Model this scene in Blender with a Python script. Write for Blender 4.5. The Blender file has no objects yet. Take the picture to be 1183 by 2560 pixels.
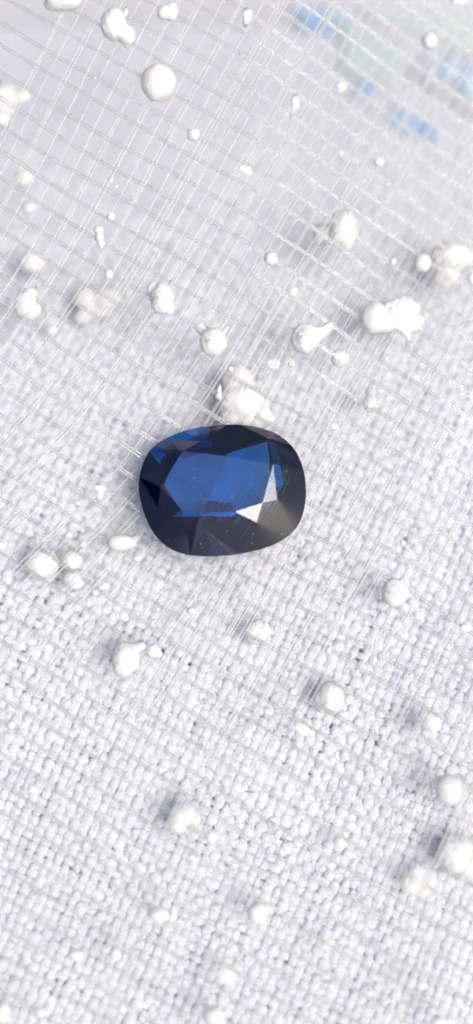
import bpy, math, random
import numpy as np
from mathutils import Vector, noise

random.seed(7)
rng = np.random.default_rng(7)
R = math.radians
scene = bpy.context.scene
COL = scene.collection

# ------------------------------------------------------------------ camera
# one unit = 2 mm in the world
TILT = R(10.0)
DIST = 42.0
TARGET = Vector((0.0, 0.0, 1.0))
CAM = TARGET + Vector((0.0, -math.sin(TILT), math.cos(TILT))) * DIST
FOV = 2 * math.atan(12.8 / DIST)
cd = bpy.data.cameras.new('camera')
cam = bpy.data.objects.new('camera', cd)
COL.objects.link(cam)
cam.location = CAM
cam.rotation_euler = (TILT, 0, 0)
cd.sensor_fit = 'VERTICAL'
cd.angle = FOV
cd.clip_start = 0.1
cd.clip_end = 500
cd.dof.use_dof = True
cd.dof.focus_distance = DIST - 0.12
cd.dof.aperture_fstop = (cd.lens / 1000.0) / 2.8
scene.camera = cam

# ------------------------------------------------------------------ daylight
SUN_AZ, SUN_EL = -28.0, 65.0           # degrees: azimuth anticlockwise from +X, elevation
w = bpy.data.worlds.new('World')
scene.world = w
w.use_nodes = True
sky = w.node_tree.nodes.new('ShaderNodeTexSky')
sky.sky_type = 'NISHITA'
sky.sun_disc = False
sky.sun_elevation = R(SUN_EL)
sky.sun_rotation = R(90 - SUN_AZ)
sky.air_density = 1.1
sky.ozone_density = 2.0
sky.dust_density = 8.0
bg = w.node_tree.nodes['Background']
w.node_tree.links.new(sky.outputs[0], bg.inputs[0])
bg.inputs[1].default_value = 0.092
sl = bpy.data.lights.new('sun', 'SUN')
sl.energy = 2.0
sl.angle = R(34)
sl.color = (1.0, 0.98, 0.96)
sun = bpy.data.objects.new('sun', sl)
COL.objects.link(sun)
sd = Vector((math.cos(R(SUN_EL)) * math.cos(R(SUN_AZ)), math.cos(R(SUN_EL)) * math.sin(R(SUN_AZ)), math.sin(R(SUN_EL))))
sun.rotation_euler = (-sd).to_track_quat('-Z', 'Y').to_euler()
scene.view_settings.view_transform = 'Standard'
scene.view_settings.look = 'None'
scene.view_settings.gamma = 1
scene.view_settings.exposure = 0.30
scene.render.engine = 'CYCLES'
scene.cycles.max_bounces = 20
scene.cycles.transmission_bounces = 16
scene.cycles.transparent_max_bounces = 24
scene.cycles.glossy_bounces = 12
scene.cycles.diffuse_bounces = 8

# ------------------------------------------------------------------ helpers
def at(px, py, z):
    """World point at height z seen at photo pixel px, py (1183 x 2560)."""
    k = 2 * math.tan(FOV / 2) / 2560.0
    d = Vector(((px - 591.5) * k, -(py - 1280.0) * k, -1.0))
    d = cam_rot @ d
    t = (z - CAM.z) / d.z
    return CAM + d * t

from mathutils import Matrix
cam_rot = Matrix.Rotation(TILT, 3, 'X')
GC = at(556, 1226, 1.45)               # middle of the gem's girdle

def cloth_z(x, y):
    return -0.15 - 0.02 * np.maximum(0, y - 0.5) ** 2 + 0.05 * np.sin(x * 0.5 + 1) * np.sin(y * 0.33)

def net_z(x, y):
    x = np.asarray(x, float); y = np.asarray(y, float)
    d2 = ((x - GC.x) / 1.75) ** 2 + ((y - GC.y) / 1.5) ** 2
    z = 1.0 - 0.95 * np.exp(-d2)
    z = z + 0.07 * np.sin(0.62 * x + 0.35 * y) + 0.05 * np.sin(0.9 * y - 0.4 * x + 2)
    # the net slopes away towards the upper right corner
    g = 1 / (1 + np.exp(-(y - 5.5) / 1.6))
    z = z + 0.14 * np.log1p(np.exp((y - 0.8) * 1.5)) / 1.5 - g * 0.16 * np.maximum(0, x - 0.3) ** 1.25
    g2 = np.exp(-((y - 3.4) / 2.0) ** 2)
    z = z + g2 * 0.14 * np.sin(1.7 * x - 0.6) * np.clip((x - 1.0) / 2.0, 0, 1)
    return z

def new_mesh(name, verts, faces, mat=None, smooth=False, uv=None):
    me = bpy.data.meshes.new(name)
    verts = np.asarray(verts, np.float32)
    faces = np.asarray(faces, np.int32)
    nf, k = faces.shape
    me.vertices.add(len(verts))
    me.vertices.foreach_set('co', verts.ravel())
    me.loops.add(nf * k)
    me.loops.foreach_set('vertex_index', faces.ravel())
    me.polygons.add(nf)
    me.polygons.foreach_set('loop_start', np.arange(0, nf * k, k, dtype=np.int32))
    me.polygons.foreach_set('loop_total', np.full(nf, k, np.int32))
    me.polygons.foreach_set('use_smooth', np.full(nf, smooth, bool))
    if uv is not None:
        l = me.uv_layers.new(name='UVMap')
        l.data.foreach_set('uv', np.asarray(uv, np.float32)[faces.ravel()].ravel())
    me.update(calc_edges=True)
    if mat:
        me.materials.append(mat)
    return me

def link(name, me, parent=None, loc=None):
    o = bpy.data.objects.new(name, me)
    COL.objects.link(o)
    if parent:
        o.parent = parent
    if loc is not None:
        o.location = loc
    return o

def tag(o, label, cat, group=None, kind=None):
    if label: o['label'] = label
    if cat: o['category'] = cat
    if group: o['group'] = group
    if kind: o['kind'] = kind
    return o

def tube(path, ra, rb, n, closed_ends=True, up=(0, 0, 1)):
    """Tube of elliptic section (ra sideways, rb upwards) along path; returns verts, faces, uv."""
    P = np.asarray(path, float)
    t = np.gradient(P, axis=0)
    t /= np.linalg.norm(t, axis=1)[:, None]
    u = np.tile(np.array(up, float), (len(P), 1))
    s = np.cross(t, u); s /= np.linalg.norm(s, axis=1)[:, None]
    u = np.cross(s, t)
    a = np.linspace(0, 2 * math.pi, n, endpoint=False)
    ra = np.broadcast_to(np.asarray(ra, float), (len(P),))
    rb = np.broadcast_to(np.asarray(rb, float), (len(P),))
    V = P[:, None, :] + s[:, None, :] * (np.cos(a)[None, :, None] * ra[:, None, None]) + u[:, None, :] * (np.sin(a)[None, :, None] * rb[:, None, None])
    m = len(P)
    i = np.arange(m - 1)[:, None]; j = np.arange(n)[None, :]
    F = np.stack([i * n + j, (i + 1) * n + j, (i + 1) * n + (j + 1) % n, i * n + (j + 1) % n], -1).reshape(-1, 4)
    L = np.concatenate([[0], np.cumsum(np.linalg.norm(np.diff(P, axis=0), axis=1))])
    uv = np.stack([np.repeat(L, n), np.tile(a / (2 * math.pi), m)], -1)
    return V.reshape(-1, 3), F, uv

# ------------------------------------------------------------------ materials
def mat(name):
    m = bpy.data.materials.new(name)
    m.use_nodes = True
    nt = m.node_tree
    nt.nodes.clear()
    out = nt.nodes.new('ShaderNodeOutputMaterial')
    return m, nt, out

def N(nt, t, **kw):
    n = nt.nodes.new(t)
    for k, v in kw.items():
        if k.startswith('i_'):
            n.inputs[int(k[2:])].default_value = v
        elif k.startswith('in_'):
            n.inputs[k[3:].replace('_', ' ')].default_value = v
        else:
            setattr(n, k, v)
    return n

def yarn_material():
    m, nt, out = mat('white_cotton_yarn')
    b = N(nt, 'ShaderNodeBsdfPrincipled', in_Roughness=0.9)
    b.inputs['Specular IOR Level'].default_value = 0.2
    tc = N(nt, 'ShaderNodeTexCoord')
    # twisted fibres: noise stretched along the yarn
    mp = N(nt, 'ShaderNodeMapping'); mp.inputs['Scale'].default_value = (3.0, 9.0, 1.0)
    nt.links.new(tc.outputs['UV'], mp.inputs[0])
    nz = N(nt, 'ShaderNodeTexNoise'); nz.inputs['Scale'].default_value = 2.2; nz.inputs['Detail'].default_value = 5; nz.inputs['Roughness'].default_value = 0.65
    nt.links.new(mp.outputs[0], nz.inputs['Vector'])
    n2 = N(nt, 'ShaderNodeTexNoise'); n2.inputs['Scale'].default_value = 1.1; n2.inputs['Detail'].default_value = 4
    nt.links.new(tc.outputs['Object'], n2.inputs['Vector'])
    ramp = N(nt, 'ShaderNodeMapRange', i_1=0.25, i_2=0.75, i_3=0.0, i_4=1.0)
    nt.links.new(n2.outputs[0], ramp.inputs[0])
    mx = N(nt, 'ShaderNodeMix', data_type='RGBA')
    mx.inputs[6].default_value = (0.875, 0.89, 0.955, 1)
    mx.inputs[7].default_value = (0.925, 0.94, 0.98, 1)
    nt.links.new(ramp.outputs[0], mx.inputs[0])
    nt.links.new(mx.outputs[2], b.inputs['Base Color'])
    bp = N(nt, 'ShaderNodeBump'); bp.inputs['Strength'].default_value = 0.5; bp.inputs['Distance'].default_value = 0.06
    nt.links.new(nz.outputs[0], bp.inputs['Height'])
    nt.links.new(bp.outputs[0], b.inputs['Normal'])
    tr = N(nt, 'ShaderNodeBsdfTranslucent'); tr.inputs[0].default_value = (0.85, 0.85, 0.9, 1)
    ms = N(nt, 'ShaderNodeMixShader'); ms.inputs[0].default_value = 0.28
    nt.links.new(b.outputs[0], ms.inputs[1]); nt.links.new(tr.outputs[0], ms.inputs[2])
    nt.links.new(ms.outputs[0], out.inputs[0])
    return m

def thread_material(name, see, col, rough, ior=1.5):
    m, nt, out = mat(name)
    b = N(nt, 'ShaderNodeBsdfPrincipled', in_Roughness=rough)
    b.inputs['Base Color'].default_value = (*col, 1)
    b.inputs['IOR'].default_value = ior
    b.inputs['Specular IOR Level'].default_value = 0.9 if ior > 1.6 else 0.6
    t = N(nt, 'ShaderNodeBsdfTransparent'); t.inputs[0].default_value = (0.985, 0.985, 0.975, 1)
    tl = N(nt, 'ShaderNodeBsdfTranslucent'); tl.inputs[0].default_value = (*col, 1)
    a = N(nt, 'ShaderNodeMixShader'); a.inputs[0].default_value = 0.3
    b.inputs['Coat Weight'].default_value = 1.0 if ior > 1.6 else 0.0
    b.inputs['Coat IOR'].default_value = 1.8
    b.inputs['Coat Roughness'].default_value = 0.05
    nt.links.new(b.outputs[0], a.inputs[1]); nt.links.new(tl.outputs[0], a.inputs[2])
    tc = N(nt, 'ShaderNodeTexCoord')
    mp = N(nt, 'ShaderNodeMapping'); mp.inputs['Scale'].default_value = (1.3, 2.0, 1.0)
    nt.links.new(tc.outputs['UV'], mp.inputs[0])
    nz = N(nt, 'ShaderNodeTexNoise'); nz.inputs['Scale'].default_value = 1.5; nz.inputs['Detail'].default_value = 3
    nt.links.new(mp.outputs[0], nz.inputs['Vector'])
    mr = N(nt, 'ShaderNodeMapRange', i_1=0.3, i_2=0.7, i_3=see - 0.06, i_4=see + 0.06)
    nt.links.new(nz.outputs[0], mr.inputs[0])
    s = N(nt, 'ShaderNodeMixShader')
    nt.links.new(mr.outputs[0], s.inputs[0])
    nt.links.new(a.outputs[0], s.inputs[1]); nt.links.new(t.outputs[0], s.inputs[2])
    nt.links.new(s.outputs[0], out.inputs[0])
    return m

def chalk_material(name, base, stain=None, amount=0.0, rough_flake=False, thin=0.0):
    m, nt, out = mat(name)
    b = N(nt, 'ShaderNodeBsdfPrincipled', in_Roughness=0.75)
    b.inputs['Specular IOR Level'].default_value = 0.3
    b.inputs['Subsurface Weight'].default_value = 0.12
    b.inputs['Subsurface Radius'].default_value = (0.12, 0.11, 0.10)
    b.inputs['Subsurface Scale'].default_value = 1.0
    tc = N(nt, 'ShaderNodeTexCoord')
    n1 = N(nt, 'ShaderNodeTexNoise'); n1.inputs['Scale'].default_value = 3.2; n1.inputs['Detail'].default_value = 6; n1.inputs['Roughness'].default_value = 0.6
    nt.links.new(tc.outputs['Object'], n1.inputs['Vector'])
    bp = N(nt, 'ShaderNodeBump'); bp.inputs['Strength'].default_value = 0.75 if rough_flake else 0.4; bp.inputs['Distance'].default_value = 0.08
    nt.links.new(n1.outputs[0], bp.inputs['Height'])
    nt.links.new(bp.outputs[0], b.inputs['Normal'])
    n3 = N(nt, 'ShaderNodeTexNoise'); n3.inputs['Scale'].default_value = 16.0; n3.inputs['Detail'].default_value = 4
    nt.links.new(tc.outputs['Object'], n3.inputs['Vector'])
    b3 = N(nt, 'ShaderNodeBump'); b3.inputs['Strength'].default_value = 0.45; b3.inputs['Distance'].default_value = 0.03
    nt.links.new(n3.outputs[0], b3.inputs['Height']); nt.links.new(bp.outputs[0], b3.inputs['Normal'])
    nt.links.new(b3.outputs[0], b.inputs['Normal'])
    b.inputs['Base Color'].default_value = (*base, 1)
    if stain:
        # rubbed dirt: speckle kept to one side of the bead
        n2 = N(nt, 'ShaderNodeTexNoise'); n2.inputs['Scale'].default_value = 9.0; n2.inputs['Detail'].default_value = 5
        nt.links.new(tc.outputs['Object'], n2.inputs['Vector'])
        vm = N(nt, 'ShaderNodeVectorMath', operation='DISTANCE'); vm.inputs[1].default_value = (-0.08, -0.02, 0.27)
        nt.links.new(tc.outputs['Object'], vm.inputs[0])
        m1 = N(nt, 'ShaderNodeMapRange', i_1=0.06, i_2=0.27, i_3=1.0, i_4=0.0)
        nt.links.new(vm.outputs['Value'], m1.inputs[0])
        m2 = N(nt, 'ShaderNodeMapRange', i_1=0.40, i_2=0.62, i_3=0.0, i_4=1.0)
        nt.links.new(n2.outputs[0], m2.inputs[0])
        mu = N(nt, 'ShaderNodeMath', operation='MULTIPLY')
        nt.links.new(m1.outputs[0], mu.inputs[0]); nt.links.new(m2.outputs[0], mu.inputs[1])
        mu2 = N(nt, 'ShaderNodeMath', operation='MULTIPLY'); mu2.inputs[1].default_value = amount
        nt.links.new(mu.outputs[0], mu2.inputs[0])
        mx = N(nt, 'ShaderNodeMix', data_type='RGBA')
        mx.inputs[6].default_value = (*base, 1); mx.inputs[7].default_value = (*stain, 1)
        nt.links.new(mu2.outputs[0], mx.inputs[0])
        nt.links.new(mx.outputs[2], b.inputs['Base Color'])
    last = b
    if thin:
        t = N(nt, 'ShaderNodeBsdfTransparent')
        s = N(nt, 'ShaderNodeMixShader'); s.inputs[0].default_value = thin
        nt.links.new(b.outputs[0], s.inputs[1]); nt.links.new(t.outputs[0], s.inputs[2])
        last = s
    nt.links.new(last.outputs[0], out.inputs[0])
    return m

def gem_material(name, tint, inner, rough):
    m, nt, out = mat(name)
    fr = N(nt, 'ShaderNodeFresnel'); fr.inputs[0].default_value = 1.77
    rf = N(nt, 'ShaderNodeBsdfRefraction'); rf.inputs['Color'].default_value = (*tint, 1); rf.inputs['IOR'].default_value = 1.77; rf.inputs['Roughness'].default_value = rough
    gl = N(nt, 'ShaderNodeBsdfAnisotropic')
    gl.inputs['Roughness'].default_value = rough
    ge = N(nt, 'ShaderNodeNewGeometry')
    mx = N(nt, 'ShaderNodeMix', data_type='RGBA')
    mx.inputs[6].default_value = (1, 1, 1, 1); mx.inputs[7].default_value = (*inner, 1)
    nt.links.new(ge.outputs['Backfacing'], mx.inputs[0])
    nt.links.new(mx.outputs[2], gl.inputs['Color'])
    s = N(nt, 'ShaderNodeMixShader')
    nt.links.new(fr.outputs[0], s.inputs[0]); nt.links.new(rf.outputs[0], s.inputs[1]); nt.links.new(gl.outputs[0], s.inputs[2])
    nt.links.new(s.outputs[0], out.inputs[0])
    return m

def plain(name, col, rough=0.6, spec=0.4):
    m, nt, out = mat(name)
    b = N(nt, 'ShaderNodeBsdfPrincipled', in_Roughness=rough)
    b.inputs['Specular IOR Level'].default_value = spec
    tc = N(nt, 'ShaderNodeTexCoord')
    n1 = N(nt, 'ShaderNodeTexNoise'); n1.inputs['Scale'].default_value = 2.0; n1.inputs['Detail'].default_value = 4
    nt.links.new(tc.outputs['Object'], n1.inputs['Vector'])
    mr = N(nt, 'ShaderNodeMapRange', i_1=0.2, i_2=0.8, i_3=0.92, i_4=1.08)
    nt.links.new(n1.outputs[0], mr.inputs[0])
    vm = N(nt, 'ShaderNodeVectorMath', operation='SCALE'); vm.inputs[0].default_value = col
    nt.links.new(mr.outputs[0], vm.inputs['Scale'])
    nt.links.new(vm.outputs[0], b.inputs['Base Color'])
    nt.links.new(b.outputs[0], out.inputs[0])
    return m

M_YARN = yarn_material()
M_WEFT = thread_material('clear_filament_weft', 0.65, (0.60, 0.61, 0.62), 0.12, 1.85)
M_WARP = thread_material('clear_filament_warp', 0.76, (0.84, 0.84, 0.83), 0.2)
M_CHALK = chalk_material('white_chalk', (0.73, 0.735, 0.735))
M_CREAM = chalk_material('cream_chalk', (0.70, 0.705, 0.695))
M_PINK = chalk_material('pink_tinged_chalk', (0.76, 0.74, 0.735), (0.85, 0.62, 0.58), 0.8)
M_BROWN = chalk_material('brown_smudged_chalk', (0.75, 0.75, 0.75), (0.42, 0.33, 0.30), 0.9)
M_ROUGH = chalk_material('flaky_chalk', (0.73, 0.735, 0.74), rough_flake=True)
M_PALE = chalk_material('half_clear_glue', (0.84, 0.85, 0.83), thin=0.45)
M_TABLE = plain('grey_tabletop', (0.50, 0.50, 0.54))

# ------------------------------------------------------------------ tabletop and woven cloth
n = 2
me = new_mesh('tabletop', [(-60, -60, -5.2), (60, -60, -5.2), (60, 60, -5.2), (-60, 60, -5.2)], [(0, 1, 2, 3)], M_TABLE)
tag(link('tabletop', me), 'grey tabletop under the white cloth', None, kind='structure')

cloth = link('linen_cloth', None)
cloth.location = (0, 0, 0)
tag(cloth, 'white plain woven cloth lying under the clear net, holes showing between its yarns', 'cloth')

def yarns():
    ang = R(67)
    d = np.array([math.cos(ang), math.sin(ang)])      # along the warp
    e = np.array([d[1], -d[0]])                       # along the weft
    SW, SF = 0.240, 0.222                             # spacing of warp, of weft
    X0, X1, Y0, Y1 = -8.3, 8.3, -15.6, 15.8
    def irr(k, amp, s):                               # slow wander that neighbours share
        return amp * math.sin(k * 0.37 + s) + amp * 0.7 * math.sin(k * 0.83 + 2 * s)
    def build(kind, k):
        if kind == 'warp_yarn':
            S, along, across, step, ph = SW, d, e, SF, 0
        else:
            S, along, across, step, ph = SF, e, d, SW, math.pi
        q = k * S + irr(k, 0.02, 1.0 if ph else 0.3) + rng.normal(0, 0.028)
        sub = 5
        t = np.arange(-18.0, 18.0, step / sub)
        wob = 0.035 * np.sin(t * 0.55 + k * 0.21) + 0.012 * np.sin(t * 2.3 + k * 1.7) + rng.normal(0, 0.006, len(t))
        p = across[None, :] * (q + wob)[:, None] + along[None, :] * t[:, None]
        # clip to the cloth
        ok = (p[:, 0] > X0) & (p[:, 0] < X1) & (p[:, 1] > Y0) & (p[:, 1] < Y1)
        if ok.sum() < 8: return
        i0 = np.argmax(ok); i1 = len(ok) - np.argmax(ok[::-1])
        t = t[i0:i1]; p = p[i0:i1]
        amp = 0.040 * (1 + 0.25 * np.sin(t * 1.3 + k))
        z = cloth_z(p[:, 0], p[:, 1]) + amp * np.cos(math.pi * (t / step) + math.pi * k + ph) * (1 if ph == 0 else 1)
        base = (0.127 if ph == 0 else 0.118) * (1 + rng.normal(0, 0.07))
        slub = sum(a * np.sin(t * f + rng.uniform(0, 6.28)) for a, f in ((0.12, 0.9), (0.10, 2.1), (0.09, 5.3)))
        wv = base * (1 + slub + rng.normal(0, 0.035, len(t)))
        # a yarn spreads where it lies on top and is nipped where it dives
        c = np.cos(math.pi * (t / step) + math.pi * k + ph)
        wv = wv * (1 + 0.13 * c)
        V, F, uv = tube(np.column_stack([p, z]), wv, wv * 0.46, 7)
        V = V + rng.normal(0, 0.006, V.shape)
        uv[:, 0] += k * 7.3
        link(kind, new_mesh(kind, V, F, M_YARN, True, uv), cloth)
    for k in range(-59, 60): build('warp_yarn', k)
    for k in range(-81, 82): build('weft_yarn', k)
yarns()

def fuzz():
    V, F = [], []
    k0 = 0
    for _ in range(9000):
        x, y = rng.uniform(-7.5, 7.5), rng.uniform(-14.5, 9.0)
        a = R(67) + (math.pi / 2 if rng.random() < 0.5 else 0) + rng.normal(0, 0.35)
        ln = rng.uniform(0.15, 0.6); c = rng.normal(0, 1.6)
        t = np.linspace(-0.5, 0.5, 6)
        ang = a + c * t
        px = x + np.cumsum(np.cos(ang)) * ln / 6; py = y + np.cumsum(np.sin(ang)) * ln / 6
        pz = cloth_z(px, py) + 0.07 + 0.05 * (1 - 4 * t * t) * rng.uniform(0.3, 1.6)
        v, f, _u = tube(np.column_stack([px, py, pz]), 0.0075, 0.0075, 3)
        V.append(v); F.append(f + k0); k0 += len(v)
    o = link('fuzz', new_mesh('fuzz', np.concatenate(V), np.concatenate(F), M_YARN, True, np.zeros((k0, 2))), cloth)
    o['kind'] = 'stuff'
fuzz()

# ------------------------------------------------------------------ printed packet lying on the cloth, top right
def packet():
    M_FILM = plain('white_packet_film', (0.78, 0.78, 0.82), 0.35, 0.5)
    M_PANEL = plain('pale_green_print', (0.62, 0.70, 0.69), 0.35, 0.5)
    M_BLUE = plain('blue_ink', (0.36, 0.57, 0.84), 0.4)
    M_BLUE2 = plain('faded_blue_ink', (0.56, 0.70, 0.83), 0.4)
    zb = lambda x, y: float(cloth_z(x, y)) + 0.16
    root = link('printed_packet', None)
    c = at(1100, 60, -1.6)
    root.location = (c.x, c.y, zb(c.x, c.y))
    tag(root, 'pale packet with blurred blue print lying under the net in the top right corner', 'packet')
    def sheet(name, pts, lift, th, m, grid=12):
        # quad patch following the cloth, with thickness
        q = []
        for px, py in pts:
            p = at(px, py, -2.0)
            for _ in range(6): p = at(px, py, zb(p.x, p.y) + lift)
            q.append(p)
        V = []
        for s_ in (1, 0):
            for i in range(grid + 1):
                for j in range(grid + 1):
                    u, v = i / grid, j / grid
                    p = (q[0] * (1 - u) * (1 - v) + q[1] * u * (1 - v) + q[2] * u * v + q[3] * (1 - u) * v)
                    z = zb(p.x, p.y) + lift + (0 if s_ else -th)
                    V.append((p.x - root.location.x, p.y - root.location.y, z - root.location.z))
        g = grid + 1; K = g * g
        F = []
        for i in range(grid):
            for j in range(grid):
                a = i * g + j
                F.append((a, a + g, a + g + 1, a + 1))
                F.append((K + a, K + a + 1, K + a + g + 1, K + a + g))
        for i in range(grid):
            for (a, b) in ((i, i + 1), ((grid * g) + i + 1, grid * g + i), ((i + 1) * g, i * g), (i * g + grid, (i + 1) * g + grid)):
                F.append((a, b, K + b, K + a))
        return link(name, new_mesh(name, V, F, m, True), root)
    sheet('film', [(430, -160), (1420, 470), (1420, -700), (900, -700)], 0, 0.03, M_FILM)
    sheet('printed_panel', [(862, 40), (1030, 120), (985, 225), (850, 175)], 0.035, 0.01, M_PANEL, 12)
    sheet('printed_panel', [(835, -140), (1300, -140), (1300, 190), (905, 30)], 0.035, 0.01, M_PANEL, 12)
    def mark(pts, m, lift=0.06):
        sheet('print_mark', pts, lift, 0.01, m, 3)
    # first blurred word at the top edge
    for dx, dy, ww, hh, m in ((740, -10, 34, 40, M_BLUE), (778, 20, 26, 52, M_BLUE), (812, 8, 44, 30, M_BLUE2), (800, 52, 30, 26, M_BLUE), (848, 20, 30, 24, M_BLUE2), (760, 30, 20, 22, M_BLUE2)):
        mark([(dx, dy), (dx + ww, dy + ww * .5), (dx + ww - hh * .4, dy + ww * .5 + hh), (dx - hh * .4, dy + hh)], m)
    for dx, dy, ww, hh, m in ((898, 186, 18, 34, M_BLUE2), (918, 198, 18, 36, M_BLUE), (884, 228, 14, 18, M_BLUE2)):
        mark([(dx, dy), (dx + ww, dy + ww * .5), (dx + ww - hh * .4, dy + ww * .5 + hh), (dx - hh * .4, dy + hh)], m)
    for dx, dy, ww, hh, m in ((990, 262, 20, 44, M_BLUE), (1014, 282, 18, 22, M_BLUE2), (1034, 288, 22, 38, M_BLUE), (1062, 300, 20, 40, M_BLUE), (1088, 306, 26, 40, M_BLUE2), (1008, 300, 18, 22, M_BLUE2)):
        mark([(dx, dy), (dx + ww, dy + ww * .5), (dx + ww - hh * .4, dy + ww * .5 + hh), (dx - hh * .4, dy + hh)], m)
    for dx, dy, ww, hh, m in ((1072, 130, 30, 60, M_BLUE2), (1120, 130, 34, 60, M_BLUE2), (1165, 150, 50, 70, M_BLUE2)):
        mark([(dx, dy), (dx + ww, dy + ww * .5), (dx + ww - hh * .4, dy + ww * .5 + hh), (dx - hh * .4, dy + hh)], m)
packet()

# ------------------------------------------------------------------ clear net
net = link('mesh_net', None)
net.location = (0, 0, 1.0)
tag(net, 'clear plastic filament net stretched over the white cloth, beads caught in it', 'net')

def W(px, py):
    return (px - 591.5) / 100.0, -(py - 1280.0) / 100.0

def warp_angle(x, y):                   # degrees above the horizontal, at world x, y
    g = math.exp(-((x + 4.6) / 3.6) ** 2 - ((y - 0.2) / 4.6) ** 2)
    return 60.0 - 15.0 * g + 5.0 / (1 + math.exp((y + 7.5))) + 4.0 / (1 + math.exp(-(y - 7.0))) * (1 / (1 + math.exp((x + 1))))

def trace(x, y, fn, step, lim=(-8.5, 8.5, -15.5, 15.9)):
    def go(x, y, s):
        pts = []
        for _ in range(400):
            a = R(fn(x, y))
            x += s * math.cos(a); y += s * math.sin(a)
            pts.append((x, y))
            if not (lim[0] < x < lim[1] and lim[2] < y < lim[3]): break
        return pts
    return go(x, y, -step)[::-1] + [(x, y)] + go(x, y, step)

def thread(name, pts, off, r, m, zoff, wave, flat=1.0):
    P = np.array(pts)
    if len(P) < 6: return
    t = np.gradient(P, axis=0); t /= np.linalg.norm(t, axis=1)[:, None]
    nrm = np.column_stack([-t[:, 1], t[:, 0]])
    s = np.arange(len(P)) * 0.2
    o = off + wave * np.sin(s * rng.uniform(0.5, 1.1) + rng.uniform(0, 6.28)) + 0.25 * wave * np.sin(s * 1.7 + rng.uniform(0, 6.28))
    P = P + nrm * o[:, None]
    z = net_z(P[:, 0], P[:, 1]) + zoff + 0.008 * np.sin(s * 1.1 + rng.uniform(0, 6))
    V, F, uv = tube(np.column_stack([P, z - 1.0]), r, r * flat, 6)
    uv[:, 0] += rng.uniform(0, 100)
    link(name, new_mesh(name, V, F, m, True, uv), net)

# cross threads: pairs running down to the right
q = -17.0
na = R(-32.5)
nd = np.array([-math.sin(na), math.cos(na)])
while q < 17.0:
    base = nd * q
    ph = rng.uniform(0, 6.28)
    fn = lambda x, y, ph=ph: -32.5 + 2.2 * math.sin(0.55 * x + 0.2 * q + 1.0) + 1.2 * math.sin(1.3 * x + ph) + (2.0 if y > 5 else 0) * math.tanh((y - 5) / 3)
    pts = trace(base[0], base[1], fn, 0.2)
    P = np.array(pts)
    ok = (abs(P[:, 0]) < 8.6) & (P[:, 1] > -15.6) & (P[:, 1] < 16)
    if ok.sum() > 6:
        g = 0.026 + rng.uniform(0, 0.008)
        thread('weft_thread', pts, -g, 0.024, M_WEFT, -0.018, 0.005, 0.35)
        thread('weft_thread', pts, g, 0.024, M_WEFT, -0.018, 0.005, 0.35)
    q += 0.565 + rng.normal(0, 0.05)

# long threads: bundles of one to three filaments running up to the right
nb = R(58)
bd = np.array([math.sin(nb), -math.cos(nb)])
q = -13.5
while q < 13.5:
    base = bd * q
    c = rng.choice([1, 1, 2, 2, 3])
    for k in range(c):
        off = (k - (c - 1) / 2) * rng.uniform(0.055, 0.11)
        r = rng.uniform(0.020, 0.030)
        pts = trace(base[0], base[1], warp_angle, 0.2)
        thread('warp_thread', pts, off, r * rng.choice([1, 1, 1.4]), M_WARP, 0.02 + rng.uniform(-.004, .012), 0.018, 0.7)
    q += 0.35 + rng.normal(0, 0.04)

# ------------------------------------------------------------------ the gem
M_CROWN = gem_material('sapphire_crown', (0.17, 0.62, 0.92), (0.02, 0.06, 0.20), 0.02)
M_TABLEF = gem_material('sapphire_table', (0.17, 0.62, 0.92), (0.02, 0.06, 0.20), 0.03)
M_PAV = gem_material('sapphire_pavilion', (0.17, 0.62, 0.92), (0.02, 0.06, 0.20), 0.34)

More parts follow.
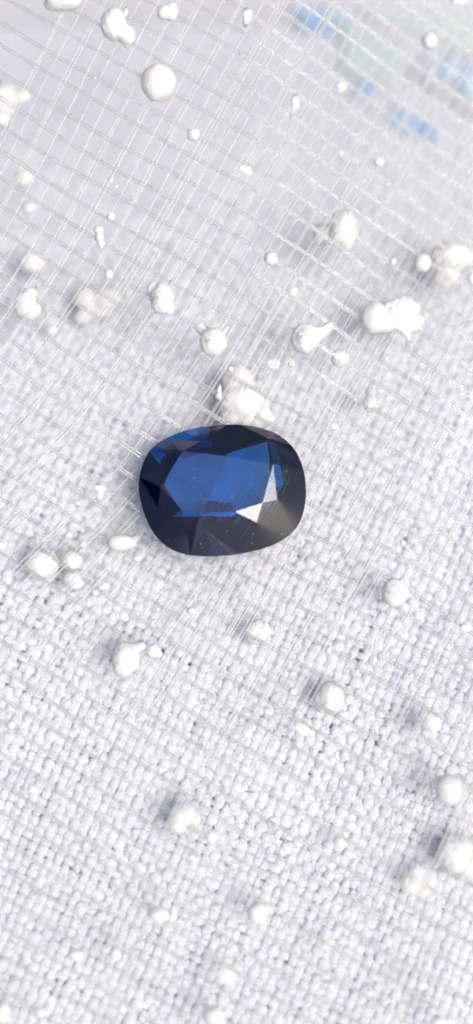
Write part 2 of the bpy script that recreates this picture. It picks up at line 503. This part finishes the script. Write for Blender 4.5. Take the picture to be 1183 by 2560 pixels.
# pavilion: for each of 16 corners how far in its break lies and how deep, then keel depth, keel ends, added nick
PAV = dict(f=[0.525, 0.659, 0.652, 0.858, 0.579, 0.816, 0.75, 0.651, 0.648, 0.502, 0.432, 0.395, 0.701, 0.443, 0.353, 0.805], d=[0.917, 0.799, 0.969, 0.443, 0.593, 0.234, 0.327, 0.544, 0.547, 0.877, 0.908, 0.963, 0.703, 0.928, 1.067, 0.713], deep=1.336, kl=-0.218, kr=0.367, nick=[0.36, 0.249], drop=[0.227, 0.183])
def pavilion(gl, cx, cy, zg, Q):
    """Steep outer facets, shallow inner ones down to a short keel; yields one list of faces per facet."""
    n16 = range(16)
    mid = [np.array([cx + (gl[i][0][0] - cx) * Q['f'][i] - 0.06, cy + (gl[i][0][1] - cy) * Q['f'][i], zg - 0.05 - Q['d'][i]]) for i in n16]
    keel = [np.array([cx + Q['kl'], cy + 0.03, zg - Q['deep']]), np.array([cx + Q['kr'], cy - 0.03, zg - Q['deep']])]
    dn = lambda p: p if np.cross(p[1] - p[0], p[-1] - p[0])[2] < 0 else p[::-1]
    out = []
    for i in n16:
        lows = [v - np.array([0, 0, 0.05]) for v in gl[i] + [gl[(i + 1) % 16][0]]]
        m0, m1 = mid[i], mid[(i + 1) % 16]
        polys = []
        if i in (5, 6):                 # shallow nick added under the girdle, upper left, shaped for a blue flash
            top = lows
            lows = [np.array([v[0] + (cx - v[0]) * Q['nick'][i - 5], v[1] + (cy - v[1]) * Q['nick'][i - 5], v[2] - Q['drop'][i - 5]]) for v in top]
            polys += [dn([top[k], top[k + 1], lows[k + 1]]) for k in range(len(lows) - 1)] + [dn([top[k], lows[k + 1], lows[k]]) for k in range(len(lows) - 1)]
            if i == 5:
                polys.append([top[0], lows[0], m0])
                # wall between this nick and the next one
                nx = [np.array([v[0] + (cx - v[0]) * Q['nick'][1], v[1] + (cy - v[1]) * Q['nick'][1], v[2] - Q['drop'][1]]) for v in top[-1:]]
                polys.append([top[-1], lows[-1], nx[0]]); polys.append([m1, nx[0], lows[-1]])
            else: polys.append([top[-1], m1, lows[-1]])
        h = len(lows) // 2
        polys += [dn([lows[k], lows[k + 1], m0]) for k in range(h)] + [dn([lows[h], m1, m0])] + [dn([lows[k], lows[k + 1], m1]) for k in range(h, len(lows) - 1)]
        out.append(polys)
    for i in n16:
        m0, m1 = mid[i], mid[(i + 1) % 16]
        k0, k1 = (0 if m0[0] < cx - 0.05 else 1), (0 if m1[0] < cx - 0.05 else 1)
        if k0 == k1: out.append([dn([m0, m1, keel[k0]])])
        else: out.append([dn([m0, m1, keel[k1]]), dn([m0, keel[k1], keel[k0]])])
    return out

def gem():
    ZG = GC.z
    root = link('sapphire', None)
    root.location = (GC.x, GC.y, 0.1)
    O = np.array(root.location)
    tag(root, 'cushion cut dark blue faceted gemstone lying on the clear net', 'gemstone')
    HT = 0.455
    cr = lambda p, z: np.array(at(320 + p[0] / 2.517, 1030 + p[1] / 2.517, z)) - O
    T = [(848, 570), (915, 325), (590, 275), (345, 245), (205, 470), (335, 612), (450, 640), (675, 628)]
    S = [(940, 550), (880, 165), (465, 185), (250, 260), (190, 600), (365, 765), (485, 738), (810, 695)]
    G = [(1035, 770), (1110, 370), (700, 82), (240, 168), (72, 410), (175, 765), (400, 893), (692, 893)]
    H = [(1113, 610), (945, 140), (515, 95), (135, 245), (95, 600), (300, 862), (550, 908), (872, 852)]
    tilt = [15, 11, 30, 24, 24, 27, 25, 16]
    def dist(i):
        a, b, p = np.array(T[i], float), np.array(T[(i + 1) % 8], float), np.array(S[i], float)
        e = b - a
        return abs(e[0] * (p - a)[1] - e[1] * (p - a)[0]) / np.linalg.norm(e) / 251.7
    t = [cr(p, ZG + HT) for p in T]
    s = [cr(S[i], ZG + max(0.1, HT - math.tan(R(tilt[i])) * dist(i))) for i in range(8)]
    # girdle outline: smooth closed curve through G and H
    ring = []
    for i in range(8):
        ring += [G[i], H[i]]
    ring = np.array(ring, float)
    outline = [(67, 490), (72, 410), (95, 320), (135, 245), (175, 206), (220, 176), (300, 139), (390, 111), (515, 91), (600, 82), (680, 80),
               (770, 87), (850, 105), (940, 138), (1010, 190), (1060, 250), (1095, 330), (1113, 400), (1120, 480), (1117, 560), (1106, 625), (1085, 690),
               (1040, 755), (960, 812), (872, 851), (780, 876), (692, 893), (600, 903), (510, 907), (430, 904), (350, 893), (270, 862), (210, 820),
               (170, 775), (130, 705), (100, 630), (80, 560)]
    oa = np.array([math.atan2(y - 493, x - 595) for x, y in outline]); orr = np.array([math.hypot(y - 493, x - 595) for x, y in outline])
    od = np.argsort(oa); oa, orr = oa[od], orr[od]
    grid_ = np.linspace(-math.pi, math.pi, 361)[:-1]
    rr = np.interp(grid_, oa, orr, period=2 * math.pi)
    for _ in range(8): rr = (np.roll(rr, 1) + rr + np.roll(rr, -1)) / 3
    def cat(i, u):                      # on the girdle outline, between corner i and the next
        a0, a1 = (math.atan2(ring[k % 16][1] - 493, ring[k % 16][0] - 595) for k in (i, i + 1))
        a_ = a0 + ((a1 - a0 + math.pi) % (2 * math.pi) - math.pi) * u
        r_ = np.interp(a_, grid_, rr, period=2 * math.pi)
        return (595 + r_ * math.cos(a_), 493 + r_ * math.sin(a_))
    SUB = 5
    gl = [[cr(cat(i, k / SUB), ZG) for k in range(SUB)] for i in range(16)]
    gv = lambda i: gl[i % 16][0]
    def arc(i):                         # girdle points from i to i+1 inclusive
        return gl[i % 16] + [gl[(i + 1) % 16][0]]
    def facet(name, polys, m):
        vs, fs = [], []
        me = bpy.data.meshes.new(name)
        for p in polys:
            k = len(vs); vs += [tuple(v) for v in p]; fs.append(tuple(range(k, k + len(p))))
        me.from_pydata(vs, [], fs); me.update()
        # faces look outwards
        me.materials.append(m)
        return link(name, me, root)
    facet('table_facet', [t[::-1]] if np.cross(t[1] - t[0], t[2] - t[0])[2] < 0 else [t], M_TABLEF)
    up = lambda p: p if np.cross(p[1] - p[0], p[-1] - p[0])[2] > 0 else p[::-1]
    for i in range(8):
        facet('star_facet', [up([t[i], s[i], t[(i + 1) % 8]])], M_CROWN)
        facet('bezel_facet', [up([t[i], s[i - 1], gv(2 * i)]), up([t[i], gv(2 * i), s[i]])], M_CROWN)
        # upper girdle facets end on the curved girdle: a fan of thin faces
        for j in (2 * i, 2 * i + 1):
            a = arc(j)
            facet('girdle_facet', [up([s[i], a[k], a[k + 1]]) for k in range(SUB)], M_CROWN)
    # girdle band
    allg = [v for a in gl for v in a]
    low = [v - np.array([0, 0, 0.05]) for v in allg]
    n_ = len(allg)
    ccw = sum(allg[k][0] * allg[(k + 1) % n_][1] - allg[(k + 1) % n_][0] * allg[k][1] for k in range(n_)) > 0
    quads = []
    for k in range(n_):
        q_ = [low[k], low[(k + 1) % n_], allg[(k + 1) % n_], allg[k]]
        quads.append(q_ if ccw else q_[::-1])
    facet('girdle', quads, M_CROWN)
    # pavilion: steep outer facets, shallow inner ones down to a short keel
    cx = sum(v[0] for v in allg) / n_; cy = sum(v[1] for v in allg) / n_
    for p in pavilion(gl, cx, cy, ZG - O[2], PAV):
        facet('pavilion_facet', p, M_PAV)
    # dust on the stone
    V, F = [], []
    for _ in range(46):
        px, py = rng.uniform(200, 1000), rng.uniform(300, 860)
        z = ZG + HT * (1.0 if (330 < px < 850 and 290 < py < 620) else 0.55) + 0.004
        p = cr((px, py), z)
        r = rng.uniform(0.006, 0.014)
        k = len(V)
        V += [p + np.array(v) * r for v in ((1, 0, 0), (0, 1, 0), (-1, 0, 0), (0, -1, 0), (0, 0, 1), (0, 0, -1))]
        F += [(k + a, k + b, k + c) for a, b, c in ((0, 1, 4), (1, 2, 4), (2, 3, 4), (3, 0, 4), (1, 0, 5), (2, 1, 5), (3, 2, 5), (0, 3, 5))]
    d_ = link('dust', new_mesh('dust', V, F, M_CHALK), root)
    d_['kind'] = 'stuff'
gem()

# ------------------------------------------------------------------ beads and flakes
def ico(sub):
    import bmesh
    bm = bmesh.new()
    bmesh.ops.create_icosphere(bm, subdivisions=sub, radius=1.0)
    V = np.array([v.co[:] for v in bm.verts]); F = np.array([[v.index for v in f.verts] for f in bm.faces])
    bm.free()
    return V, F
ICO = {k: ico(k) for k in (2, 3, 4, 5)}

def blob_mesh(name, lobes, seed, m, rough=0.03, big=False):
    """Outer hull of a smooth union of ellipsoids (dx, dy, dz, rx, ry, rz, turn) round the first one."""
    R0 = max(l[3] for l in lobes)
    D, F = ICO[5 if len(lobes) > 2 or R0 > 0.5 else (4 if R0 > 0.14 else 3)]
    reach = max(math.hypot(l[0], l[1]) + max(l[3], l[4]) for l in lobes) + 0.1
    L = np.array([(l + (0,))[:7] for l in lobes], float)
    kk = 0.09 * min(1, R0 * 2)
    def sdf(P):
        out = None
        for dx, dy, dz, rx, ry, rz, a in L:
            q = P - np.array([dx, dy, dz])
            c, s = math.cos(R(a)), math.sin(R(a))
            qx = q[:, 0] * c + q[:, 1] * s; qy = -q[:, 0] * s + q[:, 1] * c
            r = np.sqrt((qx / rx) ** 2 + (qy / ry) ** 2 + (q[:, 2] / rz) ** 2)
            d = (r - 1) * min(rx, ry, rz)
            if out is None: out = d
            else:
                h = np.clip(0.5 + 0.5 * (out - d) / kk, 0, 1)
                out = out * (1 - h) + d * h - kk * h * (1 - h)
        return out
    lo = np.zeros(len(D)); hi = np.full(len(D), reach)
    ts = np.linspace(reach, 0, 70)
    hit = np.zeros(len(D)); done = np.zeros(len(D), bool)
    for t_ in ts:
        ins = (sdf(D * t_) < 0) & ~done
        hit[ins] = t_; done |= ins
    a_, b_ = hit.copy(), hit + reach / 69
    for _ in range(10):
        mid_ = (a_ + b_) / 2
        ins = sdf(D * mid_[:, None]) < 0
        a_ = np.where(ins, mid_, a_); b_ = np.where(ins, b_, mid_)
    P = D * a_[:, None]
    rnd = np.array([noise.noise(Vector(p) * (2.2 / max(R0, .08)) * 0.6 + Vector((seed * 3.1, seed * 1.7, 0))) +
                    0.5 * noise.noise(Vector(p) * (6.0 / max(R0, .08)) * 0.6 + Vector((0, seed * 2.3, 5))) for p in P])
    P = P * (1 + rough * 2.2 * rnd[:, None])
    return new_mesh(name, P, F, m, True)

MATS = {'w': M_CHALK, 'c': M_CREAM, 'p': M_PINK, 'b': M_BROWN, 'r': M_ROUGH, 't': M_PALE}
GRP = 'white chalky beads and flakes caught on the net'
# name, pixel x, pixel y, half width, half height, where, material, label, further lobes (dx, dy, rx, ry in pixels, turn)
B = [
 ('bead', 160, 2, 46, 24, 'on', 'w', 'wide white bead cut by the top edge, left of the gourd shaped bead', [(-30, 8, 22, 14)]),
 ('bead', 284, 60, 32, 42, 'on', 'w', 'gourd shaped white bead with a thin stalk, near the top edge', [(34, 28, 23, 26), (30, -40, 5, 16), (36, 52, 7, 9)]),
 ('bead', 412, 32, 20, 18, 'on', 'c', 'two lobed white bead at the top edge, right of the gourd shaped bead', [(18, -4, 17, 25)]),
 ('bead', 397, 207, 44, 49, 'on', 'p', 'large round bead with a pink tinge on its lower side', [(26, -44, 12, 9)]),
 ('bead', 484, 336, 16, 17, 'on', 'w', 'small round white bead below and right of the large pink tinged bead', []),
 ('bead_cluster', 12, 250, 38, 46, 'low', 'w', 'blurred lumpy cluster of white beads at the left edge near the top', [(50, -14, 19, 19), (-12, -66, 12, 14), (-8, 50, 20, 24)]),
 ('bead', 62, 445, 27, 25, 'low', 'c', 'blurred cream bead under the net near the left edge, below the lumpy edge cluster', []),
 ('bead', 424, 355, 12, 14, 'low', 'c', 'faint blurred bead left of the small round bead below the pink tinged one', []),
 ('bead', 277, 450, 7, 10, 'und', 'c', 'tiny faint bead alone in the upper left, right of the blurred cream bead', []),
 ('bead', 73, 521, 18, 15, 'low', 'w', 'blurred small bead just below the blurred cream bead near the left edge', []),
 ('flake', 619, 38, 13, 22, 'on', 'r', 'upright white flake at the top edge, left of the blue print', [(-6, 24, 9, 9)]),
 ('flake', 739, 256, 11, 24, 'on', 'w', 'slim upright white flake with a crumb at its foot, upper middle', [(-14, 42, 8, 8)]),
 ('flake', 853, 383, 6, 16, 'on', 'c', 'short cream stick standing upright, below the blue marks', []),
 ('bead', 947, 405, 14, 13, 'on', 'c', 'soft round bead right of the short cream stick', []),
 ('flake', 616, 424, 14, 10, 'on', 'r', 'ragged white scrap in the upper middle, with glints on it', [(-10, -4, 8, 6), (8, 8, 7, 5)]),
 ('bead', 1074, 102, 20, 22, 'on', 'w', 'round white bead in front of the packet in the top right corner', []),
 ('flake', 855, 214, 13, 12, 'und', 'r', 'ragged pale scrap left of the middle blue mark', [(-6, 12, 6, 6), (8, -4, 7, 8)]),
 ('bead', 1076, 180, 10, 11, 'low', 'c', 'faint blurred bead below the round bead in front of the packet', []),
 ('flake', 1150, 1, 28, 8, 'on', 'w', 'flat white flake cut by the top edge at the right corner', []),
 ('bead', 278, 541, 11, 12, 'on', 'w', 'small bead just above the chain of three white beads on the left', []),
 ('bead_cluster', 249, 592, 11, 14, 'on', 'w', 'upright chain of three small joined white beads', [(-2, -18, 13, 12), (4, 18, 10, 11)]),
 ('bead', 82, 655, 37, 32, 'low', 'w', 'blurred oval bead under the net, upper one of two by the left edge', []),
 ('bead', 72, 760, 36, 43, 'und', 'w', 'large egg shaped bead with a thin neck, lower one of two by the left edge', [(14, -46, 6, 14)]),
 ('bead', 272, 686, 11, 13, 'on', 'w', 'small bead above the broad blurred lump on the left', []),
 ('bead_cluster', 268, 748, 42, 34, 'low', 'c', 'broad blurred cream lump of several lobes under the net', [(-54, -2, 32, 36), (-62, 46, 26, 20), (-20, 26, 40, 22)]),
 ('bead', 405, 747, 30, 40, 'on', 'b', 'lumpy white bead with dark specks and a grey side lobe', [(-22, -26, 18, 20), (24, -48, 6, 8), (18, 22, 14, 18)]),
 ('bead', 130, 825, 16, 15, 'low', 'w', 'blurred round bead below and right of the egg shaped bead', []),
 ('bead', 118, 768, 10, 10, 'low', 'w', 'blurred small bead touching the right side of the egg shaped bead', []),
 ('bead', 533, 854, 34, 36, 'on', 'b', 'round white bead with a brown speckled patch and two ear like nubs', [(-31, -38, 16, 16), (32, -36, 6, 14, -25)]),
 ('bead', 385, 622, 13, 12, 'low', 'c', 'faint square cream scrap above the lumpy dark specked bead', []),
 ('bead', 677, 647, 17, 17, 'on', 'c', 'small round glossy bead high in the middle, left of the two lobed blurred bead', []),
 ('bead', 860, 576, 38, 56, 'und', 'c', 'large two lobed bead crossed by net threads, upper right', [(-56, 8, 24, 31)]),
 ('bead', 1057, 657, 22, 24, 'on', 'w', 'smooth round white bead against a large blurred bead at right', []),
 ('bead', 983, 653, 8, 8, 'on', 'w', 'tiny bead left of the smooth round bead at right', []),
 ('bead_cluster', 1132, 642, 56, 42, 'und', 'c', 'very large blurred two lobed bead at the right edge behind the net', [(-18, 52, 36, 26)]),
 ('bead', 1181, 696, 13, 15, 'on', 'w', 'small bead cut by the right edge, over the very large blurred bead', []),
 ('bead', 732, 730, 14, 15, 'und', 'c', 'small cream bead under one thread, above the teardrop bead', []),
 ('bead', 697, 831, 14, 14, 'low', 'c', 'grey cream bead left of the teardrop bead', []),
 ('bead', 763, 846, 35, 38, 'on', 'b', 'teardrop bead with a stalk to the upper right and a brown pit', [(28, -12, 26, 20, 32), (50, -26, 20, 11, 32), (64, -38, 11, 12)]),
 ('bead', 938, 795, 37, 40, 'on', 'w', 'smooth grey shaded dome joined to a ragged white flake', [(30, 8, 28, 28)]),
 ('flake', 1003, 788, 42, 44, 'on', 'r', 'large ragged white flake with spiky edges at right', [(-22, 0, 30, 30), (40, -22, 16, 12, 30), (16, 46, 9, 22, 10), (38, 16, 14, 20, -30), (16, -42, 14, 12)]),
 ('bead', 850, 896, 23, 23, 'und', 'c', 'cream bead under a thread, right of and below the teardrop bead', []),
 ('bead', 713, 788, 10, 10, 'low', 'c', 'faint bead between the teardrop bead and the cream bead above it', []),
 ('flake', 684, 910, 17, 14, 'und', 't', 'pale half clear flake above the gem, left of a small cream stick', []),
 ('flake', 729, 905, 9, 16, 'und', 'c', 'small leaning cream stick right of the pale half clear flake', []),
 ('bead', 926, 1010, 20, 22, 'und', 'c', 'pear shaped bead under the net, above and right of the gem', [(2, -30, 13, 14)]),
 ('bead_cluster', 612, 1008, 64, 48, 'und', 'w', 'big cream lump under the net touching the upper edge of the gem', [(-16, -56, 42, 44), (6, 34, 70, 36), (-8, -24, 44, 40)]),
 ('flake', 549, 978, 6, 24, 'on', 'r', 'thin ragged white sliver left of the big cream lump', [(-6, 18, 12, 6)]),
 ('bead', 577, 922, 6, 6, 'on', 'w', 'tiny bead at the upper tip of the big cream lump', []),
 ('flake', 251, 1221, 16, 9, 'on', 'r', 'white mushroom shaped flake left of the gem', [(0, 14, 6, 10, 25), (-5, 28, 7, 5)]),
 ('flake', 195, 1258, 9, 5, 'on', 'r', 'tiny curled white scrap below and left of the mushroom shaped flake', []),
 ('bead', 303, 1357, 35, 21, 'on', 'w', 'teardrop bead lying sideways at the lower left of the gem', [(30, -10, 14, 9, 25)]),
 ('bead', 172, 1338, 10, 8, 'on', 'c', 'small bead above the group of three beads on the left', []),
 ('bead', 208, 1360, 10, 10, 'und', 'c', 'small bead between the sideways teardrop and the three beads on the left', []),
 ('bead', 105, 1411, 43, 40, 'und', 'c', 'largest of the three beads under the net at lower left', []),
 ('bead', 180, 1400, 28, 26, 'und', 'c', 'upper right bead of the three under the net at lower left', []),
 ('bead', 187, 1450, 28, 24, 'und', 'c', 'lower right bead of the three under the net at lower left', []),
 ('bead', 262, 1465, 12, 10, 'und', 'w', 'small bead pair right of the three beads at lower left', [(-22, 14, 13, 12)]),
 ('bead', 4, 1365, 12, 10, 'on', 'w', 'small bead cut by the left edge, level with the three beads', []),
 ('bead', 8, 1568, 14, 16, 'low', 'c', 'blurred bead cut by the left edge, below the three beads', []),
 ('bead', 12, 1088, 6, 6, 'on', 'w', 'tiny bead near the left edge, level with the top of the gem', []),
 ('bead', 343, 1396, 11, 8, 'on', 'c', 'small bead below and right of the sideways teardrop', []),
 ('bead', 309, 1650, 28, 44, 'on', 'c', 'tall lumpy bead with two nubs beside a small specked bead, lower left', [(14, -32, 14, 12), (38, -33, 14, 11), (22, -4, 18, 30)]),
 ('bead', 383, 1626, 18, 17, 'on', 'b', 'small brown specked bead right of the tall lumpy bead', [(14, 8, 9, 8)]),
 ('bead', 988, 1478, 33, 33, 'on', 'b', 'round bright bead with a brown smudge on top, right of and below the gem', [(-2, 14, 26, 24)]),
 ('bead', 645, 1578, 34, 28, 'und', 'c', 'cream bead under the net straight below the gem', [(-8, 14, 22, 18)]),
 ('bead', 691, 1572, 8, 9, 'und', 'c', 'small bead right of the cream bead straight below the gem', []),
 ('bead', 824, 1626, 12, 13, 'und', 'c', 'small shaded bead between the round brown smudged bead and the two tone bead', []),
 ('flake', 1166, 1570, 16, 10, 'on', 'c', 'ring like cream flake at the right edge', []),
 ('bead', 829, 1742, 32, 42, 'und', 'w', 'large white bead crossed by one thread, lower right of middle', [(-22, 8, 20, 34)]),
 ('bead', 1078, 1806, 26, 26, 'und', 'w', 'round white bead with a soft tail, lower right', [(-14, 22, 12, 12), (-12, -16, 16, 16)]),
 ('bead', 1122, 1972, 32, 36, 'on', 'c', 'shaded white bead near the right edge in the lower part', [(8, 12, 24, 24)]),
 ('bead', 733, 1728, 12, 9, 'on', 'r', 'small angular bead left of the large bead crossed by one thread', []),
 ('flake', 762, 1822, 26, 19, 'und', 't', 'pale half clear flake below the large bead crossed by one thread', []),
 ('bead', 617, 1831, 12, 12, 'und', 'w', 'small pale bead left of the pale half clear flake', []),
 ('bead', 672, 1779, 13, 10, 'und', 't', 'faint half clear bead left of the small angular bead', []),
 ('bead', 480, 1527, 14, 9, 'on', 'c', 'small flat bead below the lower left side of the gem', []),
 ('bead', 1007, 1357, 7, 8, 'on', 'w', 'tiny bright bead above the round brown smudged bead', []),
 ('bead', 755, 1357, 6, 6, 'on', 'w', 'tiny bead just beside the lower right side of the gem', []),
 ('bead', 832, 1209, 7, 6, 'on', 'c', 'tiny yellowish bead right of the gem', []),
 ('flake', 836, 1065, 14, 10, 'und', 't', 'pale half clear scrap right of and above the gem', []),
 ('bead', 28, 1812, 11, 10, 'on', 'w', 'small bead near the left edge, lower part', []),
 ('bead', 193, 1827, 6, 7, 'on', 'w', 'tiny bright white bead alone in the lower left', []),
 ('bead', 82, 1974, 13, 12, 'on', 'w', 'small bead near the left edge, below the tiny bright bead', []),
 ('bead', 462, 2042, 40, 34, 'und', 'c', 'large oval bead under a thread, lower middle', [(-14, 20, 26, 24)]),
 ('bead', 457, 1901, 9, 9, 'on', 'w', 'small bead above the large oval bead in the lower middle', []),
 ('bead', 528, 2092, 14, 16, 'on', 'w', 'small bead right of and below the large oval bead', []),
 ('bead', 480, 2140, 10, 11, 'und', 'c', 'faint bead below the large oval bead in the lower middle', []),
 ('bead', 215, 2112, 9, 10, 'und', 'c', 'faint bead alone at the left of the bottom third', []),
 ('bead', 398, 2286, 25, 18, 'on', 'w', 'flat oval white bead in the bottom part, left of middle', []),
 ('bead', 190, 2388, 16, 14, 'on', 'w', 'left one of two blurred beads near the bottom', []),
 ('bead', 289, 2385, 14, 16, 'on', 'w', 'right one of two blurred beads near the bottom', []),
 ('bead', 8, 2530, 18, 25, 'on', 'w', 'bead in the bottom left corner', []),
 ('bead', 101, 2530, 14, 12, 'on', 'c', 'blurred small bead right of the bottom left corner bead', []),
 ('bead', 535, 2541, 26, 22, 'on', 'w', 'bead at the bottom edge in the middle', []),
 ('bead', 645, 2283, 25, 26, 'on', 'w', 'white bead with a pointed side right of the flat oval bead', [(20, -14, 9, 12)]),
 ('bead', 1147, 2138, 52, 52, 'und', 'w', 'biggest bead near the right edge, crossed by a slanting thread', []),
 ('flake', 1050, 2205, 42, 38, 'und', 't', 'pale half clear disc left of the biggest bead at right', []),
 ('bead', 850, 2103, 17, 16, 'und', 'c', 'cream bead left of the pale half clear disc', []),
 ('flake', 822, 2362, 18, 15, 'und', 't', 'faint pale scrap right of and below the pointed bead', []),
 ('bead', 1055, 2463, 14, 10, 'und', 'c', 'small faint bead near the bottom right', []),
 ('bead', 1097, 2556, 20, 14, 'on', 'c', 'shaded bead cut by the bottom edge at right', []),
 ('flake', 566, 2438, 26, 20, 'und', 't', 'pale lump above the bead at the bottom edge', []),
]
for idx, (nm, px, py, rx, ry, where, mk, label, more) in enumerate(B):
    rx, ry = rx / 100, ry / 100
    flat = 0.35 if nm == 'flake' else 0.9
    rz = min(rx, ry) * flat if nm == 'flake' else min(max(rx, ry), (rx + ry) / 2) * flat
    if where == 'low': rz = min(rz, 0.42)
    z = 1.0
    for _ in range(4):
        p = at(px, py, z)
        nz_, cz_ = float(net_z(p.x, p.y)), float(cloth_z(p.x, p.y))
        if where == 'on': z = nz_ + rz * 0.6
        elif where == 'und': z = nz_ - rz * 0.75 - 0.03
        else: z = max(cz_ + 0.12 + rz * 0.8, nz_ - 1.4 - rz)
    lobes = [(0, 0, 0, rx, ry, rz, 0)]
    for l in more:
        dx, dy, ax, ay = (v / 100 for v in l[:4])
        az = min(ax, ay) * (0.5 if nm == 'flake' else 0.95)
        lobes.append((dx, -dy, (az - rz) * 0.5, ax, ay, az, l[4] if len(l) > 4 else 0))
    me = blob_mesh(nm, lobes, idx + 1, MATS[mk], 0.10 if mk == 'r' else (0.055 if nm == 'flake' else 0.036))
    o = link(nm, me, loc=at(px, py, z))
    tag(o, label, 'flake' if nm == 'flake' else 'bead', GRP)

# fine crumbs nobody could count
V, F = [], []
iv, if_ = ICO[2]
for _ in range(240):
    px, py = rng.uniform(0, 1183), rng.uniform(0, 2560)
    if ((px - 556) / 230) ** 2 + ((py - 1226) / 185) ** 2 < 1: continue
    x, y = W(px, py)
    z = float(net_z(x, y)) + rng.uniform(-0.04, 0.05)
    p = np.array(at(px, py, z))
    r = 0.012 + 0.035 * rng.random() ** 3
    k = len(V)
    V += list(p + iv * r * rng.uniform(0.6, 1.3, 3)); F += list(if_ + k)
o = link('fine_crumbs', new_mesh('fine_crumbs', V, F, M_CHALK, True))
tag(o, 'fine white crumbs scattered over the net', 'crumbs', kind='stuff')

# loose hairs
def hair(pts, r, m, label, low=False):
    P = []
    for px, py in pts:
        z = 0.1 if low else 1.05
        for _ in range(3):
            p = at(px, py, z)
            z = (float(cloth_z(p.x, p.y)) + 0.16) if low else float(net_z(p.x, p.y)) + 0.06
        P.append(tuple(at(px, py, z)))
    P = np.array(P)
    u = np.linspace(0, len(P) - 1, 24)
    Q = np.column_stack([np.interp(u, np.arange(len(P)), P[:, k]) for k in range(3)])
    for _ in range(3): Q[1:-1] = (Q[:-2] + 2 * Q[1:-1] + Q[2:]) / 4
    c = Q[0].copy()
    V, F, uv = tube(Q - c, r, r, 6)
    tag(link('hair', new_mesh('hair', V, F, m, True), loc=c), label, 'hair')
M_HAIR = plain('dark_hair', (0.10, 0.09, 0.09)); M_RED = plain('red_fibre', (0.55, 0.12, 0.12)); M_GOLD = plain('straw_fibre', (0.55, 0.42, 0.22))
hair([(676, 2052), (687, 2062), (684, 2076), (677, 2088)], 0.008, M_HAIR, 'short curled dark hair on the cloth in the lower middle', True)
hair([(612, 1977), (622, 1980), (637, 1981)], 0.008, M_HAIR, 'short straight dark hair above the curled dark hair', True)
hair([(505, 1857), (507, 1866), (503, 1873)], 0.007, M_HAIR, 'tiny bent dark hair below the lower left of the gem', True)
hair([(281, 1650), (284, 1658), (282, 1664)], 0.012, M_RED, 'tiny red fibre beside the tall lumpy bead')
hair([(233, 1766), (240, 1772), (247, 1773)], 0.018, M_GOLD, 'short straw coloured fibre below the tall lumpy bead')
